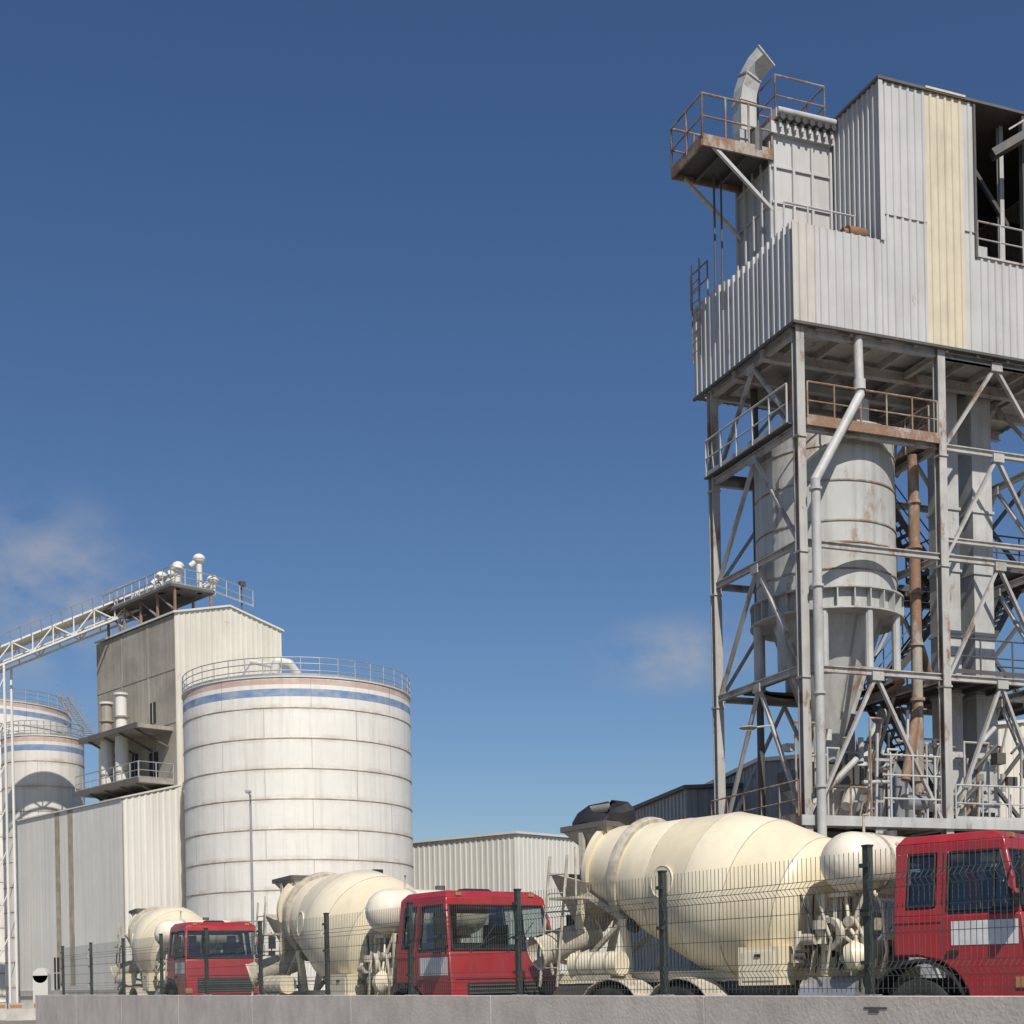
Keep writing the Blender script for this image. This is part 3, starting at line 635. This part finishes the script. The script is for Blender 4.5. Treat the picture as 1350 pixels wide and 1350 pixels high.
m.hexa([(1.8,1.8,2.6),(3.2,1.8,2.6),(3.2,3.2,2.6),(1.8,3.2,2.6)],[(1,1,5.4),(4,1,5.4),(4,4,5.4),(1,4,5.4)],'darksteel')
m.hexa([(6.3,1.8,2.6),(7.7,1.8,2.6),(7.7,3.2,2.6),(6.3,3.2,2.6)],[(5.6,1,5.4),(8.8,1,5.4),(8.8,4,5.4),(5.6,4,5.4)],'darksteel')
m.build('pipes_and_equipment',tw)
# head house
m=MB(); X0,X1,Y0,Y1=-.22,11.5,-.22,5.75; ZB=20.0;ZS=22.9;ZT=27.62; XT=2.85
fr=(0,-1,0)
m.corr((X0,Y0,0),(1,0,0),fr,.72,ZB,ZS,'cladpink'); m.corr((X0+.72,Y0,0),(1,0,0),fr,XT-X0-.72,ZB,ZS-.03,'clad')
m.corr((XT,Y0,0),(1,0,0),fr,4.48-XT,ZB,ZT,'clad'); m.corr((4.48,Y0,0),(1,0,0),fr,1.41,ZB-.05,ZT+.05,'cladyel')
m.corr((5.89,Y0,0),(1,0,0),fr,.4,ZB,ZT,'clad'); m.corr((6.29,Y0,0),(1,0,0),fr,1.85,ZB,22.95,'clad'); m.corr((8.14,Y0,0),(1,0,0),fr,X1-8.14,ZB,ZT,'clad')
m.box(XT,4.48,Y0-.046,Y0-.002,23.65,23.664,'steel'); m.box(5.89,6.28,Y0-.046,Y0-.002,23.65,23.664,'steel')
for i,(a,b,h) in enumerate(((0,1.9,22.92),(1.9,3.9,22.86),(3.9,Y1-Y0,22.95))):
    m.corr((X0,Y0+b,0),(0,-1,0),(-1,0,0),b-a,ZB,h,'clad',.3,.06)
m.corr((X1,Y1,0),(-1,0,0),(0,1,0),X1-X0,ZB,ZS,'clad'); m.corr((X1,Y1,0),(-1,0,0),(0,1,0),X1-XT,ZS,ZT,'clad')
m.corr((XT,Y1,0),(0,-1,0),(-1,0,0),Y1-Y0,ZS-1,ZT,'clad',.25,.05); m.corr((X1,Y0,0),(0,1,0),(1,0,0),Y1-Y0,ZB,ZT,'clad')
m.box(XT-.07,XT+.08,Y0-.07,Y0-.05,ZS-.05,ZT,'clad'); m.box(X0-.075,X0+.06,Y0-.065,Y0-.045,ZB,ZS,'cladpink')
for z0_,z1_ in((ZB-.06,ZB+.02),): m.box(X0-.07,X1,Y0-.075,Y0+.02,z0_,z1_,'darksteel'); m.box(X0-.085,X0+.02,Y0-.07,Y1,z0_,z1_,'darksteel')
m.hexa([(XT-.1,Y0-.1,ZT+.01),(X1+.2,Y0-.1,ZT+.01),(X1+.2,Y1+.2,ZT+.01),(XT-.1,Y1+.2,ZT+.01)],[(XT-.1,Y0-.1,ZT+.09),(X1+.2,Y0-.1,ZT+.09),(X1+.2,Y1+.2,ZT+.09),(XT-.1,Y1+.2,ZT+.09)],'graystrip')
m.box(4.45,5.92,Y0-.12,Y0+.3,ZT+.055,ZT+.12,'cladyel')
for x in(6.29,8.14): m.box(x-.04,x+.04,Y0-.06,Y0+.1,22.9,ZT,'darksteel')
m.box(6.33,8.1,Y0-.07,Y0+.03,22.93,22.99,'steel'); m.rail([(6.35,Y0-.02,22.99),(8.1,Y0-.02,22.99)],'steel',1.05,.9,toe=False)
m.ibeam((7.9,.5,22.9),(7.9,.5,ZT),.15,.15,'steelclean')
for z in(24.5,26.2): m.beam((XT+.2,3,z),(X1,3,z),.12,.18,'darksteel')
m.beam((6.2,.5,26.9),(8.2,.5,24.5),.1,.12,'darksteel'); m.box(6.5,7.0,.1,.6,22.95,23.5,'steelclean')
m.box(X0+.03,X1,Y0+.03,Y1-.03,ZB+.12,ZB+.2,'steel'); m.box(XT,X1,Y0+.05,Y1-.05,22.8,22.88,'darksteel')
for i in range(9): x=.6+i*1.15; m.beam((x,Y0+.05,ZB+.0),(x,Y1-.05,ZB+.0),.1,.22,'steel')
for y in(1.7,3.3): m.ibeam((X0,y,ZB-.2),(X1,y,ZB-.2),.2,.3,'steel')
for y in(0,5): m.ibeam((5,y,ZB-.1),(X1,y,ZB-.1),.2,.3,'steel')
m.beam((11,-.1,19.9),(8.9,-.1,17.2),.14,.14,'steel')
m.beam((7.0,-.2,26.2),(13,-2.8,29.8),.36,.24,'darksteel'); m.beam((7.4,-.5,26.9),(13,-3.1,30.3),.05,.05,'steel')
m.build('head_house_cladding',tw)
m=MB(); fx0,fx1,fy0,fy1=.67,2.75,2.2,4.3
m.box(fx0,fx1,fy0,fy1,21.5,27.0,'clad')
for i in range(4): 
    x=fx0+.03+i*(fx1-fx0-.06)/3; m.box(x-.04,x+.04,fy0-.09,fy0,21.6,26.7,'clad')
for i in range(5):
    y=fy0+.05+i*(fy1-fy0-.1)/4; m.box(fx0-.11,fx0,y-.04,y+.04,21.6,26.7,'steelclean')
for z in(22.4,23.6,24.8,25.9): m.box(fx0-.06,fx1,fy0-.06,fy0-.001,z,z+.07,'clad'); m.box(fx0-.075,fx0-.001,fy0,fy1,z,z+.06,'clad')
m.box(fx0-.12,fx1+.05,fy0-.15,fy1+.1,26.9,27.25,'clad'); m.box(fx0-.02,fx1,fy0-.28,fy0+.1,27.32,27.6,'clad')
for i in range(8): x=fx0+.12+i*.265; m.tube((x,fy0-.42,27.28),(x,fy0+.2,27.4),.085,'darksteel',10); m.tube((x,fy0-.28,27.0),(x,fy0-.28,27.3),.05,'steelclean',8)
m.tube((fx0,fy0-.3,27.5),(fx1,fy0-.3,27.5),.11,'steelclean',12)
m.rail([(fx0+.2,fy0+.1,27.6),(fx1-.1,fy0+.1,27.6),(fx1-.1,fy1,27.6)],'rusty',1.25,1.2,.03); m.rail([(fx0+.2,fy0+.1,27.6),(fx0+.2,fy1,27.6),(fx1-.1,fy1,27.6)],'rusty',1.25,1.2,.03)
px0,px1,py0,py1,pz=-1.8,.62,2.15,4.1,26.25
m.box(px0,px1,py0,py1,pz,pz+.06,'darksteel')
for y in(py0,py1): m.beam((px0,y,pz-.06),(px1,y,pz-.06),.07,.22,'rusty')
for x in(px0,px0+.8,px0+1.6,px1): m.beam((x,py0,pz-.06),(x,py1,pz-.06),.07,.2,'rusty' if x==px0 else 'darksteel')
m.rail([(px1,py0,pz+.05),(px0,py0,pz+.05),(px0,py1,pz+.05),(px1,py1,pz+.05)],'rusty',1.35,.95,.034)
m.beam((px0+.4,py0+.05,pz-.1),(fx0,py0+.1,24.6),.1,.1,'steelclean'); m.beam((px0+.4,py1-.05,pz-.1),(fx0,py1,24.6),.1,.1,'steelclean')
# exhaust duct: curved square section whose open rusty mouth turns outwards
cl=[Vector((.12,2.9,26.3)),Vector((.12,2.9,27.5)),Vector((.12,2.9,28.1)),Vector((.17,2.88,28.5)),Vector((.28,2.8,28.9)),Vector((.44,2.62,29.22)),Vector((.62,2.36,29.42))]
hw=.27; rings=[]; tn=[]
for i,p in enumerate(cl):
    t=((cl[min(i+1,len(cl)-1)]-cl[max(i-1,0)])).normalized(); tn.append(t)
    sx_=Vector((1,0,0)); sx_=(sx_-t*sx_.dot(t)).normalized(); sy_=t.cross(sx_)
    rings.append([p+sx_*a*hw+sy_*b*hw for a,b in((-1,-1),(1,-1),(1,1),(-1,1))])
for A_,B_ in zip(rings,rings[1:]): m.add(A_+B_,[(0,1,5,4),(1,2,6,5),(2,3,7,6),(3,0,4,7)],'steelclean')
t=tn[-1]; p=cl[-1]
inner=[p+(q_-p)*.82 for q_ in rings[-1]]; deep=[q_-t*.35 for q_ in inner]
m.add(rings[-1]+inner+deep,[(0,1,5,4),(1,2,6,5),(2,3,7,6),(3,0,4,7),(4,5,9,8),(5,6,10,9),(6,7,11,10),(7,4,8,11),(8,9,10,11)],'rustred')
for k in(2,4,6):
    q=rings[k]
    for i in range(4): m.beam(q[i],q[(i+1)%4],.05,.05,'steelclean')
m.tube((.15,2.3,26.3),(.15,2.3,27.0),.2,'darksteel'); m.box(-.35,.1,2.4,2.9,26.3,27.0,'steelclean')
m.tube((-.6,3.6,26.2),(-.6,3.6,22.5),.035,'darksteel',6); m.tube((-.35,3.6,26.2),(-.35,3.6,22.0),.03,'darksteel',6)
m.ladder((-.45,5.4,21.0),(-.45,5.4,24.2),(0,-1,0),.5,'rusty')
m.rail([(X0-.1,5.7,22.9),(X0-.1,4.6,22.9)],'rusty',1.1,.5,toe=False)
m.box(X0+.05,XT,Y0+.05,fy0,21.8,21.86,'darksteel')
m.rail([(.2,.9,22.5),(2.7,.9,22.5)],'steelclean',1.6,.9,.03,toe=False)
m.tube((2.0,.35,23.2),(2.62,.35,23.2),.23,'rustred',18); m.tube((1.85,.35,23.2),(2.0,.35,23.2),.14,'rustred',14); m.box(2.0,2.6,.15,.55,22.5,23.0,'rusty')
m.build('dust_filter_and_platform',tw)

# ---------------------------------------------------------------- big storage silos
def silo(name,loc,r,top,ch,seed,bands=True,base=(.82,.795,.735),stain=1.):
    e=empty(name,(loc[0],loc[1],0),R(seed*37))
    mm=silomat(name+'_paint',base,ch,top,(top-1.1,top-.65) if bands else(999,1000),(top-.4,top-.1) if bands else (999,1000),stain)
    m=MB(); m.lathe([(0,r),(top,r)],(0,0,0),(0,0,1),'silo',128,uvR=r)
    m.lathe([(top,r),(top,r+.06),(top+.08,r+.06),(top+.08,r-.05),(top+.5,.01)],(0,0,0),(0,0,1),'shed',128)
    k=1
    while top-k*ch>0:
        z=top-k*ch; m.lathe([(z-.03,r+.001),(z-.02,r+.03),(z+.02,r+.03),(z+.03,r+.001)],(0,0,0),(0,0,1),'seam',128); k+=1
    n=40
    for i in range(n):
        a=2*math.pi*i/n;b=2*math.pi*(i+1)/n; p=Vector((math.cos(a)*r,math.sin(a)*r,top)); q2=Vector((math.cos(b)*r,math.sin(b)*r,top))
        m.tube(p,p+Vector((0,0,1.15)),.03,'railm',6)
        for h in(.4,.8,1.15): m.tube(p+Vector((0,0,h)),q2+Vector((0,0,h)),.03,'railm',6)
        m.beam(p+Vector((0,0,.12)),q2+Vector((0,0,.12)),.02,.22,'railm')
    d=dict(MT); d['silo']=mm; d['seam']=pmat(name+'_seam',(.42,.35,.27),.8,var=.3,scale=.6,dirt=.7,streak=1,bump=0); d['railm']=MT['alu']
    m.build('shell_and_rail',e,mats=d); return e
e=silo('storage_silo',(-13.05,90),7.0,18.75,1.75,1)
m=MB(); cs=math.cos(-R(37));sn=math.sin(-R(37))
def rot(p): return (p[0]*cs-p[1]*sn,p[0]*sn+p[1]*cs,p[2]-.25)
m.path([rot((-.5,-6,19.2)),rot((-.3,-6,20.1)),rot((.4,-5.9,20.0)),rot((.9,-5.5,19.3))],.28,'shed',12)
m.path([rot((-3.2,-4,19.2)),rot((-2.2,-4,20.6)),rot((-.8,-4.5,20.2))],.14,'shed',10)
a=rot((5.0,-5.2,7.8)); b=rot((5.5,-4.9,7.8)); m.beam(a,b,.3,.35,'black'); m.tube(rot((5.2,-4.6,7.6)),rot((5.25,-5.1,7.7)),.05,'black')
m.build('roof_pipes',e)
silo('storage_silo',(-36.1,112),3.05,20.2,1.9,2,base=(.70,.68,.63),stain=1.3)
silo('storage_silo',(-46.3,127),7.6,25.2,1.9,3)
# ---------------------------------------------------------------- left plant building
pb=empty('cement_plant_building',(-24.7,92,0),R(42.45))
m=MB(); Wd,Dp=9.8,16.0
gz=lambda q:13.15+(1.28*(q/4.9) if q<4.9 else 1.28*(2-q/4.9))
m.corr((0,0,0),(1,0,0),(0,-1,0),Wd,0,gz,'creamlt',.45,.05)
yv=0
for i in range(8):
    m.box(0,.1,yv+.008,yv+1.992,.9,13.1,'creamlt'); yv+=2
m.box(.01,.12,0,Dp,0,13.12,'cream')
for y in(6.9,8.9): m.box(-.02,.005,y,y+.75,1.3,13.1,'brownstrip')
m.box(-.05,.02,9.3,10.1,1.0,3.2,'dark'); m.box(-.08,-.0,9.65,9.72,1.0,3.2,'cream'); m.box(-.07,-.0,9.3,10.1,2.1,2.16,'cream')
m.box(-.1,.1,0,Dp,.55,.95,'kerb')
m.hexa([(-.12,-.12,13.1),(-.12,Dp,13.1),(4.9,Dp,14.40),(4.9,-.12,14.40)],[(-.12,-.12,13.2),(-.12,Dp,13.2),(4.9,Dp,14.52),(4.9,-.12,14.52)],'shed')
m.hexa([(4.9,-.12,14.40),(4.9,Dp,14.40),(9.95,Dp,13.1),(9.95,-.12,13.1)],[(4.9,-.12,14.52),(4.9,Dp,14.52),(9.95,Dp,13.2),(9.95,-.12,13.2)],'shed')
m.box(.1,Wd,Dp-.1,Dp,0,13.1,'creamlt'); m.box(Wd-.1,Wd,.1,Dp,0,13.1,'creamlt')
m.build('lower_hall',pb)
m=MB(); tx0,tx1,ty0,ty1=4.0,12.3,-.08,11.0; tm=(tx1-tx0)/2
gz2=lambda q:25.6+(1.0*(q/tm) if q<tm else 1.0*(2-q/tm))
m.corr((tx0,ty0,0),(1,0,0),(0,-1,0),tx1-tx0,0,gz2,'cream',.4,.05)
m.box(tx0,tx0+.2,ty0+.05,ty1,0,25.5,'conc')
for z in(18.4,21.9): m.box(tx0-.03,tx0,ty0+.05,ty1,z,z+.25,'conc')
for y in(3.5,7.2): m.box(tx0-.025,tx0,y,y+.2,18.7,25.4,'conc')
m.box(tx0+.2,tx1,ty1-.2,ty1,0,25.5,'conc'); m.box(tx1-.2,tx1,ty0+.1,ty1-.2,0,25.5,'cream')
m.hexa([(tx0-.15,ty0-.15,25.55),(tx0-.15,ty1,25.55),(tx0+tm,ty1,26.62),(tx0+tm,ty0-.15,26.62)],[(tx0-.15,ty0-.15,25.68),(tx0-.15,ty1,25.68),(tx0+tm,ty1,26.75),(tx0+tm,ty0-.15,26.75)],'shed')
m.hexa([(tx0+tm,ty0-.15,26.62),(tx0+tm,ty1,26.62),(tx1+.15,ty1,25.55),(tx1+.15,ty0-.15,25.55)],[(tx0+tm,ty0-.15,26.75),(tx0+tm,ty1,26.75),(tx1+.15,ty1,25.68),(tx1+.15,ty0-.15,25.68)],'shed')
for (y,z,w_,h) in((2.6,18.75,.75,1.4),(2.4,15.1,1.2,1.7),(5.2,15.1,.8,1.9)): m.box(tx0-.035,tx0-.005,y,y+w_,z,z+h,'dark'); m.box(tx0-.06,tx0-.01,y+w_/2-.03,y+w_/2+.03,z,z+h,'steelclean')
for z,yy1 in((17.9,8.6),(14.35,9.6)):
    m.box(tx0-2.6,tx0,.4,yy1,z,z+.25,'conc'); m.beam((tx0-2.6,.4,z+.12),(tx0-2.6,yy1,z+.12),.1,.36,'graystrip')
    for y in(1,3.2,5.4,7.6): m.beam((tx0-2.4,y,z),(tx0,y,z-1),.1,.14,'graystrip')
m.rail([(tx0-2.5,.5,14.6),(tx0-2.5,9.5,14.6)],'alu',1.1,1.2,.04); m.rail([(tx0,.45,14.6),(tx0-2.5,.45,14.6)],'alu',1.1,1.2,.04)
for y,t,rr in((4.6,20.7,.45),(6.7,20.4,.45)):
    m.tube((tx0-1.5,y,14.6),(tx0-1.5,y,17.9),rr,'creamlt',18); m.tube((tx0-1.5,y,18.15),(tx0-1.5,y,t),rr*.85,'conc' if y>6 else 'creamlt',18); m.tube((tx0-1.5,y,t),(tx0-1.5,y,t+.15),rr*1.1,'shed',18)
    for z in(15.5,19.2): m.tube((tx0-1.5,y,z),(tx0-1.5,y,z+.1),rr*1.12,'conc',18)
m.build('tall_block',pb)
m=MB()
zd=27.3
m.box(tx0-.3,tx0+3.0,-.2,9.5,zd,zd+.18,'graystrip')
for y in(0,2.3,4.6,6.9,9.3):
    for x in(tx0+.1,tx0+2.8): m.beam((x,y,25.6),(x,y,zd),.14,.14,'rusty')
for y in(0,2.3,4.6,6.9): m.beam((tx0+.1,y,25.8),(tx0+.1,y+2.3,zd),.1,.1,'rusty')
m.rail([(tx0+6,-.15,26.9),(tx0+2.9,-.15,zd+.1),(tx0-.25,-.15,zd+.18),(tx0-.25,9.4,zd+.18)],'alu',1.1,1.1,.04)
for (x,y,z,r_) in((1.3,1.6,29.2,.42),(2.2,.4,29.6,.42),(.5,.3,28.6,.38),(3.1,.2,28.3,.4),(.2,1.9,28.4,.4)):
    m.sph((tx0+x,y,z),r_,'creamlt',16,(1,1,.85)); m.tube((tx0+x,y,zd),(tx0+x,y,z),.2,'creamlt',12); m.tube((tx0+x-.5,y+.3,z-.5),(tx0+x,y,z),.2,'creamlt',12); m.lathe([(-.04,.43),(.04,.43)],(tx0+x,y,z),(0,0,1),'shed',16)
m.tube((tx0+5.2,0,26.5),(tx0+5.2,0,28.3),.05,'darksteel',8); m.box(tx0+5.0,tx0+5.4,-.25,.1,28.2,28.5,'darksteel')
m.build('roof_machinery',pb)
cg=empty('conveyor_gantry',(0,0,0))
m=MB(); A=Vector((-22.8,101,28.3)); B=Vector((-48.7,101,18.5)); n=18; d=(B-A)
for oy in(-.7,.7):
    for oz in(0,1.25): m.beam(A+Vector((0,oy,oz)),B+Vector((0,oy,oz)),.13,.13,'creamlt')
    for i in range(n):
        p=A+d*i/n+Vector((0,oy,0)); q=A+d*(i+1)/n+Vector((0,oy,0)); up=Vector((0,0,1.25))
        m.beam(p,p+up,.08,.08,'creamlt'); m.beam(p if i%2 else p+up,q+up if i%2 else q,.08,.08,'creamlt')
m.beam(A+Vector((0,0,.3)),B+Vector((0,0,.3)),.9,.1,'shed'); m.beam(A+Vector((0,0,1.3)),B+Vector((0,0,1.3)),1.3,.06,'shed')
m.tube(A+Vector((0,-1.2,1.9)),B+Vector((0,-1.2,1.9)),.03,'alu',6)
for i in range(n*2): p=A+d*i/(2*n); m.tube(p+Vector((0,-.9,1.2)),p+Vector((0,-1.2,1.9)),.025,'alu',6)
for X in(-24.3,-27.0): m.beam((X,101,26),(X,101,27.8),.14,.14,'creamlt')
for X in(-36.3,-34.9):
    t=(X-A.x)/(B.x-A.x); z=A.z+(B.z-A.z)*t
    for oy in(-.7,.7): m.beam((X,101+oy,0),(X,101+oy,z),.14,.14,'creamlt')
for z in range(2,22,3): m.beam((-36.3,100.3,z),(-34.9,100.3,z+2.8),.07,.07,'creamlt')
m.build('truss',cg)
st=empty('silo_access_stair',(0,0,0)); m=MB()
m.stair((-36.8,118,25.0),(-33.2,113,20.8),(.8,.6,0),.9,'alu')
for x in(-36.8,-33.3): m.beam((x,118 if x<-34 else 113,0),(x,118 if x<-34 else 113,20.5),.2,.2,'alu')
m.build('stair_flight',st)
# ---------------------------------------------------------------- background sheds
def shed(e,x0,x1,y0,y1,h,rise,mt='shed',roof='shed',pitch=.5):
    m=MB(); mid=(x1-x0)/2
    z=lambda q:h+rise*(q/mid if q<mid else 2-q/mid)
    m.corr((x0,y0,0),(1,0,0),(0,-1,0),x1-x0,0,z,mt,pitch,.05); m.corr((x1,y1,0),(-1,0,0),(0,1,0),x1-x0,0,z,mt,pitch,.05)
    m.corr((x0,y1,0),(0,-1,0),(-1,0,0),y1-y0,0,h,mt,pitch,.05); m.corr((x1,y0,0),(0,1,0),(1,0,0),y1-y0,0,h,mt,pitch,.05)
    xm=x0+mid;o=.2
    m.hexa([(x0-o,y0-o,h-.0),(x0-o,y1+o,h),(xm,y1+o,h+rise+.04),(xm,y0-o,h+rise+.04)],[(x0-o,y0-o,h+.16),(x0-o,y1+o,h+.16),(xm,y1+o,h+rise+.2),(xm,y0-o,h+rise+.2)],roof)
    m.hexa([(xm,y0-o,h+rise+.04),(xm,y1+o,h+rise+.04),(x1+o,y1+o,h),(x1+o,y0-o,h)],[(xm,y0-o,h+rise+.2),(xm,y1+o,h+rise+.2),(x1+o,y1+o,h+.16),(x1+o,y0-o,h+.16)],roof)
    m.build('walls_and_roof',e)
sh=empty('warehouse_shed',(.45,101,0),R(52)); shed(sh,0,12,0,17,11.3,.05)
sh2=empty('warehouse_shed',(7,112,0),R(8)); shed(sh2,-5,14,0,12,11.6,.4)
sh3=empty('warehouse_shed',(9.2,62,0),R(12)); shed(sh3,-1.6,4.4,0,9,9.1,.1,'bluegrey','graystrip')
sh5=empty('warehouse_shed',(12.6,60,0),R(8)); shed(sh5,-2.2,7,0,9,9.9,.35,'bluegrey','shed')
sh4=empty('warehouse_shed',(27.5,78,0),R(14)); shed(sh4,-1,12,0,12,14.3,.6,'cream','cream')
lp=empty('lamp_post',(-12.35,69,0)); m=MB(); m.tube((0,0,0),(0,0,10.2),.09,'alu',10,r2=.05); m.beam((0,0,10.1),(.0,-.5,10.25),.05,.05,'alu'); m.box(-.12,.12,-.8,-.35,10.2,10.3,'alu'); m.box(-.2,.2,-.2,.2,0,.4,'kerb'); m.build('pole',lp)
gp=empty('gate_pillar',(-17.6,54,0)); m=MB(); m.box(-.28,.28,-.2,.2,0,1.6,'shed')
m.lathe([(-.2,.001),(-.2,.28),(.2,.28),(.2,.001)],(0,0,1.6),(0,1,0),'shed',24); m.build('pillar',gp,ang=40)
def barrier(x,y,r):
    e=empty('road_barrier',(x,y,0),R(r)); m=MB(); 
    m.hexa([(-.75,-.28,0),(.75,-.28,0),(.75,.28,0),(-.75,.28,0)],[(-.7,-.12,.4),(.7,-.12,.4),(.7,.12,.4),(-.7,.12,.4)],'kerb'); m.box(-.66,.66,-.09,.09,.38,.62,'kerb')
    m.box(-.6,-.2,-.094,-.09,.44,.56,'orange'); m.box(.2,.6,-.094,-.09,.44,.56,'orange')
    m.build('barrier_body',e,bevel=.02)
barrier(-17.3,51.5,15); barrier(-18.9,52,8)
